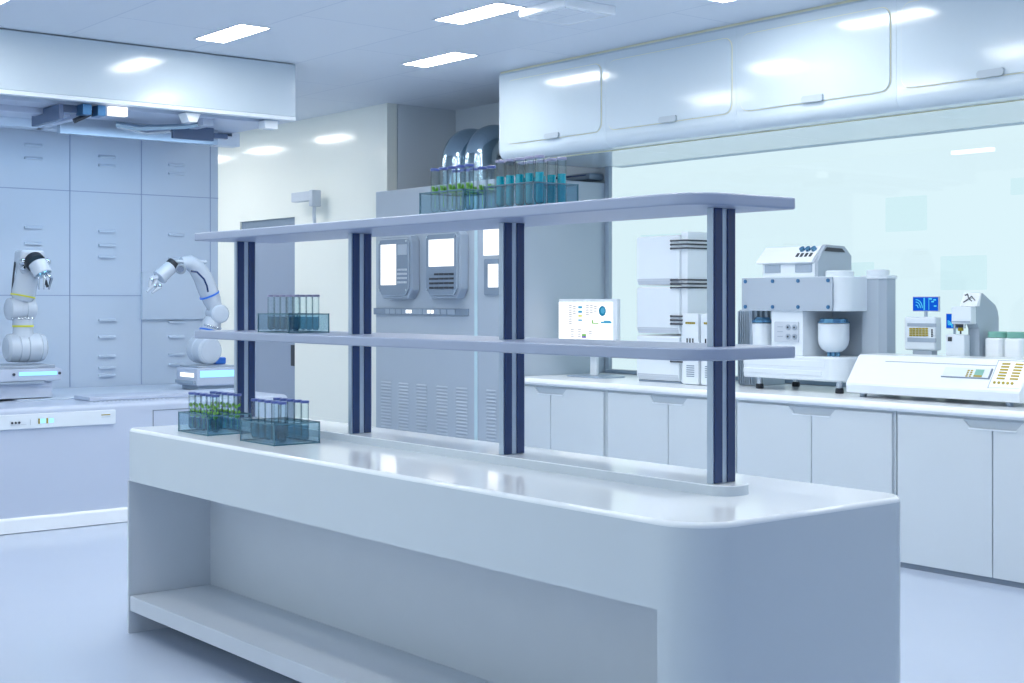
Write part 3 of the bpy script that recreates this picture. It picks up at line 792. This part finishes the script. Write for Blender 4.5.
# grey finned heat sink behind the machine
t = thing('finned_unit','grey upright finned unit between navy post and bolted machine','instrument',(7.0,6.12,CT))
q = MB().box((6.95,6.10,CT),(7.25,6.24,1.40),'cabinet',.006)
q.build('housing', t)
q = MB()
for k in range(7): q.box((6.925,6.105+k*.019,CT+.01),(6.95,6.114+k*.019,1.39),'bezel2',.001)
q.build('fin', t, 'upright fins')

# ---- big processing machine
t = thing('processing_machine','large white bolted machine with round vessel and three knobs','processing machine',(6.95,5.6,CT))
mx = 6.70; yl, yr = 5.985, 5.21; xb = 7.20
BT, HB, HT = 1.12, 1.396, 1.605
q = MB().slab(fillet([(mx,yr,.10),(xb,yr,.03),(xb,yl,.02),(mx,yl,.02)]),.975,BT,'white',.012,.012)
q.box((mx-.004,5.33,1.055),(mx+.004,yl-.01,1.095),'white',.003).box((mx-.006,5.35,1.005),(mx+.004,yl-.01,1.035),'white',.004)
q.build('base', t)
for (x,y) in ((6.79,5.92),(6.80,5.30),(7.12,5.90),(7.12,5.32)):
    q = MB(); q.cyl((x,y,CT),(x,y,CT+.032),.026,.024,'black',16,.004).cyl((x,y,CT+.03),(x,y,.98),.02,m='chrome',n=16); q.build('leg', t)
MB().box((mx+.012,5.508,BT),(7.0,5.758,HB),'white',.004).build('centre_pillar', t)
MB().box((7.0,5.25,BT),(xb,yl-.01,HB),'cabinet',.004).build('bay_back', t)
q = MB()
for k in range(5): q.box((6.75+k*.05,yl-.035,BT),(6.775+k*.05,yl-.02,HB),'bezel2',.002)
q.build('bay_grille', t, 'upright bars of the small bay')
hdp = fillet([(mx,yr,.12),(xb,yr,.02),(xb,yl,.01),(mx,yl,.01)],14)
MB().slab(hdp,HB,HT,'white',.006,.004).build('head', t)
q = MB().prism(rrect(5.27,HB+.004,yl-.003,HT-.003,.004),'x',mx-.010,mx+.001,'cabinet',.002); pl = q.build('bolted_plate', t, 'flat plate with eight bolts')
for y in (5.95,5.727,5.526,5.297):
    for z in (1.581,1.421): MB().cyl((mx-.016,y,z),(mx-.009,y,z),.012,m='bolt',n=12).build('bolt', pl, 'blue steel bolt')
MB().cyl((6.835,5.325,1.58),(6.835,5.325,1.642),.085,m='white',n=32,e=.008).build('head_drum', t)
q = MB().prism(rrect(5.537,1.204,5.727,1.330,.008),'x',mx+.004,mx+.013,'print',.002); q = q.build('outlet_panel', t)
k_ = MB()
for y in (5.565,5.615):
    for z in (1.238,1.295): k_.cyl((mx-.001,y,z),(mx+.005,y,z),.018,m='bezel2',n=14).cyl((mx-.003,y,z),(mx,y,z),.007,m='dark',n=8)
for z in (1.235,1.265,1.295): k_.box((mx+.001,5.66,z),(mx+.005,5.70,z+.005),'bezel2')
k_.build('dial', q, 'four small dials')
vx, vy = 6.84, 5.375
q = MB().lathe((vx,vy,BT+.026),(0,0,1),[(0,.035),(.004,.05),(.02,.072),(.045,.088),(.075,.094),(.172,.094),(.176,.09)],'white',36); v = q.build('round_vessel', t, 'white round bottom vessel')
MB().lathe((vx,vy,1.322),(0,0,1),[(0,.085),(.003,.098),(.010,.098),(.012,.085),(.026,.085),(.03,.07)],'steelb',32).build('vessel_lid', v, 'blue steel lid')
q = MB()
for k in range(5):
    a = k*2*PI/5; q.cyl((vx+.03*math.cos(a),vy+.03*math.sin(a),BT),(vx+.03*math.cos(a),vy+.03*math.sin(a),BT+.03),.010,m='steelb',n=10)
q.build('vessel_foot', v)
q = MB().lathe((6.80,5.905,BT),(0,0,1),[(0,.055),(.01,.062),(.19,.066),(.196,.062)],'white',28); v = q.build('canister', t, 'small white canister')
MB().lathe((6.80,5.905,1.318),(0,0,1),[(0,.05),(.003,.070),(.016,.070),(.018,.058),(.036,.045)],'steelb',24).build('canister_lid', v, 'blue steel lid')
tw = [(6.95,5.262),(6.95,5.125),(6.985,5.092),(7.06,5.088),(7.125,5.13),(7.20,5.215),(7.20,5.262)][::-1]
tw = [(6.95,5.125),(6.985,5.092),(7.06,5.088),(7.125,5.13),(7.19,5.19),(7.19,5.248),(6.95,5.248)]
MB().slab(tw,.905,1.592,'cabinet',.004).build('side_tower', t, 'grey faceted side tower')
q = MB().slab([(x+(.006 if x>7.05 else -.006),y+(.006 if y>5.2 else -.006)) for x,y in tw],1.592,1.612,'white',.004)
q.cyl((7.03,5.19,1.61),(7.03,5.19,1.648),.068,m='white',n=28,e=.006).build('tower_cap', t)
q = MB().box((6.79,5.47,1.606),(7.09,5.90,1.70),'white',.008)
for (a,b) in ((5.75,5.875),(5.50,5.63)): q.box((6.784,a,1.635),(6.792,b,1.685),'bezel2',.002)
q.build('console_base', t)
q = MB()
q.prism([(6.765,1.70),(6.775,1.712),(6.86,1.80),(7.04,1.795),(7.11,1.74),(7.11,1.692),(6.77,1.692)],'y',5.485,5.935,'top',.006)
con = q.build('console_top', t, 'sloped white console')
q = MB().prism([(6.79,1.606),(6.79,1.70),(6.865,1.806),(7.05,1.80),(7.12,1.74),(7.12,1.606)],'y',5.455,5.484,'cabinet',.004)
q.prism([(6.85,1.765),(6.875,1.788),(7.02,1.784),(7.05,1.76)],'y',5.450,5.456,'dark'); q.build('console_cheek', con, 'grey side cheek with dark slot')
sl = Vector((.085,0,.088)).normalized(); nrm = Vector((-sl.z,0,sl.x))
q = MB()
for y in (5.61,5.565,5.52):
    p = Vector((6.775,y,1.712))+sl*.088; q.cyl(p-nrm*.002,p+nrm*.016,.019,.017,'steelb',20)
q.build('knob', con, 'three blue steel knobs')
q = MB()
for y in (5.625,5.592,5.557,5.522):
    p = Vector((6.775,y,1.712))+sl*.042; q.box(p-Vector((.003,.010,.016)),p+Vector((.005,.010,.016)),'dark',.002,rot=Matrix.Rotation(.76,4,'Y'))
q.build('switch', con, 'four dark switches')

# ---- long keypad analyser
t = thing('keypad_analyser','long low white analyser with sloped face and gold keypad','analyser',(6.8,4.5,CT))
ya, yb = 5.085, 3.975
q = MB().prism([(6.60,.925),(6.585,.935),(6.585,.985),(6.595,.995),(6.70,1.138),(6.715,1.145),(6.965,1.145),(6.98,.925)],'y',yb,ya,'top',.004,2)
q.build('housing', t)
q = MB().prism([(6.584,.930),(6.579,.975),(6.584,.984)],'y',yb+.004,ya-.004,'white').build('front_lip', t)
for (x,y) in ((6.66,5.02),(6.66,4.08),(6.95,5.0),(6.95,4.05)):
    q = MB().cyl((x,y,CT),(x,y,.93),.018,.022,'alu',14); q.build('foot', t)
S0 = Vector((6.595,0,.995)); SD = (Vector((6.70,0,1.138))-S0); SN = Vector((-SD.z,0,SD.x)).normalized()
def on(y,f,h=0): p = S0+SD*f+SN*h; return (p.x,y,p.z)
def tile(q,y0,y1,f0,f1,h0,h1,m):
    vs = [on(y0,f0,h0),on(y1,f0,h0),on(y1,f1,h0),on(y0,f1,h0),on(y0,f0,h1),on(y1,f0,h1),on(y1,f1,h1),on(y0,f1,h1)]
    q.faces(vs,[(0,3,2,1),(4,5,6,7),(0,1,5,4),(1,2,6,5),(2,3,7,6),(3,0,4,7)],m,False)
q = MB(); tile(q,4.14,4.88,.80,.815,0,.002,'bezel2'); tile(q,4.14,4.88,.815,.97,0,.0035,'top'); q.build('cover_slot', t, 'long cover seam')
q = MB(); tile(q,4.185,4.47,.33,.67,0,.006,'white'); tile(q,4.18,4.475,.31,.33,0,.008,'bezel'); tile(q,4.18,4.188,.33,.68,0,.007,'bezel'); q = q.build('display_tray', t, 'raised tray with small display')
k_ = MB(); tile(k_,4.225,4.275,.38,.62,.006,.009,'green'); tile(k_,4.225,4.275,.35,.40,.009,.011,'gold')
for j in range(2):
    for i in range(4): tile(k_,4.292+j*.020,4.304+j*.020,.35+i*.068,.39+i*.068,.006,.009,'gold')
k_.build('tray_display', q, 'green display with gold keys')
q = MB(); tile(q,3.985,4.165,.03,.985,0,.004,'top'); tile(q,4.165,4.169,.0,1.0,0,.004,'bezel2'); tile(q,3.985,4.169,.985,1.0,0,.005,'bezel'); kp = q.build('keypad_panel', t)
k_ = MB()
for j in range(2):
    for i in range(6): tile(k_,4.012+j*.077,4.058+j*.077,.32+i*.105,.37+i*.105,.004,.008,'gold')
for i in range(5): 
    p = on(4.035+i*.026,.19,.004); k_.lathe(p,SN,[(0,.008),(.004,.008)],'gold',10)
k_.build('key', kp, 'gold keys in two columns')

# ---- small terminal with display
tx = 7.05
t = thing('control_terminal','small white terminal with gold keypad under tiny blue display','terminal',(tx,4.87,CT))
A = lambda px,py,X=tx: at(px,py,X=X)
p0 = A(904,350); p1 = A(938,317)
MB().box((tx,p1.y+.02,p0.z),(tx+.07,p0.y,p1.z),'white',.012,3).build('housing', t)
q0 = A(911,352); q1 = A(931,352)
MB().slab(rrect(tx+.01,q1.y,tx+.07,q0.y,.01),CT,p0.z+.01,'cabinet',.0).build('foot', t)
q = MB()
for (a,b) in ((323.5,326.5),(338.2,341.8)):
    u = A(907.5,b); v = A(936,a); q.box((tx-.003,v.y,u.z),(tx+.003,u.y,v.z),'bezel2',.001)
q.build('grey_bar', t, 'two grey bars')
q = MB()
for i in range(6):
    for j in range(4):
        u = A(909.6+i*3.2,329.6+j*2.15); v = A(909.6+i*3.2+2.5,328+j*2.15); q.box((tx-.004,v.y,u.z),(tx+.001,u.y,v.z),'gold',.0)
for j in range(4):
    u = A(932,330.0+j*2.1); q.ball((tx,u.y,u.z),.006,'dark',8)
q.build('key', t, 'gold keypad')
q0 = A(922,318); q1 = A(922,311)
MB().cyl((tx+.04,q0.y,p1.z-.004),(tx+.04,q0.y,q1.z+.02),.010,m='alu').build('stem', t)
u = A(909.4,311.4); v = A(935.6,296.4)
d = MB().box((tx+.032,v.y,u.z),(tx+.048,u.y,v.z),'print',.002).build('display', t)
def blue_display(p, x, y0, y1, z0, z1):
    MB().box((x-.002,y0,z0),(x+.001,y1,z1),'blue_scr').build('screen', p, 'bright blue screen')
    M.setdefault('bs2', emis('display_cyan',(90,215,250),1.0))
    g = MB(); w_,h_ = y1-y0, z1-z0; c = (x-.0032, y1-w_*.12, z0+h_*.2)
    for r in (.12,.24,.34):
        rr = r*w_*.85
        pts = [(c[0],c[1]-rr*math.cos(a)*.9,c[2]+rr*math.sin(a)) for a in [PI*.5*k/8 for k in range(9)]]
        g.tube(pts,.0025,'bs2',5)
    for f_ in (.35,.52,.55): g.box((x-.0035,y0+w_*f_,z0+.004),(x-.002,y0+w_*f_+.003,z1-.004),'bs2')
    for f_,zz in ((.08,.75),(.16,.62),(.24,.82),(.06,.3)): g.box((x-.0035,y0+w_*f_,z0+h_*zz),(x-.002,y0+w_*(f_+.1),z0+h_*(zz+.1)),'bs2')
    g.build('screen_graphic', p, 'pale cyan curves')
blue_display(d, tx+.032, v.y+.004,u.y-.004,u.z+.004,v.z-.004)

# ---- bench microscope
t = thing('probe_instrument','grey arched bench instrument with downward probe and tilted screen','microscope',(7.1,4.6,CT))
B = lambda px,py,X=7.0: at(px,py,X=X)
MB().box((7.0,4.53,CT),(7.30,4.705,.945),'white',.004).build('base', t)
MB().box((7.0,4.575,.946),(7.06,4.70,1.265),'white',.008).box((6.996,4.58,1.05),(7.0,4.70,1.054),'bezel2').build('sample_block', t)
MB().box((6.993,4.655,1.225),(7.001,4.68,1.25),'dark',.002).build('button', t, 'small dark button')
q = MB().prism([(7.085,.945),(7.285,.945),(7.285,1.36),(7.275,1.40),(7.25,1.435),(7.12,1.503),(7.09,1.505),(7.05,1.44),(7.05,1.33),(7.085,1.30)],'y',4.53,4.60,'cabinet',.006)
q.build('arched_column', t, 'grey arched column')
q = MB().box((7.0,4.532,1.325),(7.14,4.66,1.425),'white',.006).box((6.994,4.536,1.335),(7.0,4.656,1.342),'bezel2'); q.build('head', t)
q = MB(); py_ = 4.625
q.cyl((7.04,py_,1.325),(7.04,py_,1.305),.032,.026,'dark',16).cyl((7.04,py_,1.306),(7.04,py_,1.285),.016,m='gold',n=12).cyl((7.04,py_,1.286),(7.04,py_,1.267),.005,m='dark',n=8)
for dy in (-.03,.03): q.cyl((7.03,py_+dy,1.325),(7.03,py_+dy,1.30),.009,m='chrome',n=8)
q.build('probe', t, 'dark probe with gold collar')
q = MB().prism([(7.005,1.426),(7.05,1.505),(7.06,1.50),(7.04,1.426)],'y',4.50,4.61,'top',.004); s_ = q.build('tilted_screen', t, 'tilted white screen')
q = MB()
def on_(y,f): return (7.003+.045*f,y,1.430+.079*f)
q.tube([on_(4.595,.75),on_(4.58,.85),on_(4.565,.55),on_(4.54,.35)],.0035,'dark',5).tube([on_(4.59,.25),on_(4.57,.45),on_(4.55,.7),on_(4.52,.4)],.003,'dark',5)
q.build('screen_graphic', s_, 'dark curved trace')
# little blue display behind it
t2 = thing('small_display','small blue display half hidden behind the arched instrument','display',(7.27,4.75,CT))
u = at(946,328.5,X=7.27); v = at(960,313.5,X=7.27)
d2 = MB().box((7.27,v.y,u.z),(7.284,u.y,v.z),'print',.002).build('housing', t2)
blue_display(d2,7.27,v.y+.003,u.y-.003,u.z+.003,v.z-.003)
MB().cyl((7.288,(u.y+v.y)/2,.932),(7.288,(u.y+v.y)/2,u.z+.05),.008,m='alu').box((7.27,(u.y+v.y)/2-.05,.9305),(7.32,(u.y+v.y)/2+.05,.9345),'alu').build('stand', t2)

# ---- jars with green lids
def jar(y,x,label):
    t = thing('lidded_jar',label,'jar',(x,y,CT),'white jars with green lids')
    r = .056
    MB().slab(rrect(x-r,y-r,x+r,y+r,.025,6),CT+.001,1.248,'top',.014,.006).build('jar_body', t)
    MB().lathe((x,y,1.248),(0,0,1),[(0,.05),(.004,.055),(.030,.055),(.035,.05),(.035,.0)],'green',28).build('lid', t, 'pale green lid')
yj = 4.455
jar(yj,7.15,'white square jar with green lid beside the arched instrument')
jar(yj-.122,7.15,'white square jar with green lid at the picture edge')

# ------------------------------------------------------------------ ceiling fittings
def lamp(x,y,label):
    t = thing('ceiling_light',label,'ceiling light',(x,y,CH),'recessed ceiling light panels')
    hx,hy = .10,.305
    f = MB()
    for (a,b,c,d) in ((x-hx-.012,x-hx,y-hy-.012,y+hy+.012),(x+hx,x+hx+.012,y-hy-.012,y+hy+.012),(x-hx,x+hx,y-hy-.012,y-hy),(x-hx,x+hx,y+hy,y+hy+.012)):
        f.box((a,c,CH-.006),(b,d,CH-.0005),'ceil')
    f.build('frame', t)
    MB().box((x-hx,y-hy,CH-.005),(x+hx,y+hy,CH-.0005),'lamp').build('diffuser', t, 'lit white diffuser')
vis = {(4.15,8.0):'lit ceiling panel nearest the glossy robot hood',(5.0,6.53):'lit ceiling panel beside the ceiling air unit',
       (5.74,7.95):'lit ceiling panel toward the steel ducts',(5.79,5.1):'lit ceiling panel cut by picture top above wall cabinets'}
for k,v_ in vis.items(): lamp(*k,v_)
hid = [(5.66,12.5),(5.66,13.95),(5.4,10.9),(3.4,6.53),(4.2,5.1),(5.0,3.65),(3.4,3.65),(2.6,5.1),(5.79,2.2),(2.6,8.0),(4.2,2.2),(4.3,11.7),(4.3,13.2),(5.66,15.2),(2.6,2.2),(1.0,5.1),(1.8,3.65),(1.8,6.53)]  # unseen: some inferred from the lamp grid, rest added to brighten wall and bench
for k in hid: lamp(*k,'unseen ceiling panel, inferred from the lamp grid or added for light')
t = thing('ceiling_air_unit','pale square air unit hung flush on the ceiling','air conditioner',(5.3,6.08,CH))
q = MB().slab(rrect(5.11,5.88,5.50,6.29,.006),CH-.05,CH-.001,'top',0,.008); q.build('housing', t)
MB().slab(rrect(5.15,5.92,5.46,6.25,.006),CH-.053,CH-.0495,'ceil',0,.001).build('grille', t)

# ------------------------------------------------------------------ light
wd = bpy.data.worlds.new('world'); SC.world = wd; wd.use_nodes = True
bg = wd.node_tree.nodes['Background']
bg.inputs[0].default_value = srgb((226,243,250))+(1,); bg.inputs[1].default_value = 1.05
def area(name,loc,rot,sx,sy,e,c=(1,1,1)):
    l = bpy.data.lights.new(name,'AREA'); l.shape='RECTANGLE'; l.size=sx; l.size_y=sy; l.energy=e; l.color=c
    o = bpy.data.objects.new(name,l); COL.objects.link(o); o.location=loc; o.rotation_euler=rot; return o
# added blue light without a fixture, tints and brightens the robot bay
area('bay_tint_light',(3.9,9.3,2.62),(.35,0,0),1.8,.15,9,(.5,.74,1))

SC.view_settings.view_transform = 'Standard'; SC.view_settings.look = 'None'
SC.view_settings.gamma = 1; SC.view_settings.exposure = 0; SC.view_settings.use_curve_mapping = False
c = SC.cycles
c.use_denoising = True
try: c.denoiser = 'OPENIMAGEDENOISE'
except Exception: pass
c.max_bounces = 14; c.transmission_bounces = 14; c.transparent_max_bounces = 40; c.glossy_bounces = 5; c.diffuse_bounces = 5
c.caustics_reflective = False; c.caustics_refractive = False; c.sample_clamp_indirect = 4
for o in bpy.data.objects:
    if '_o' in o: del o['_o']
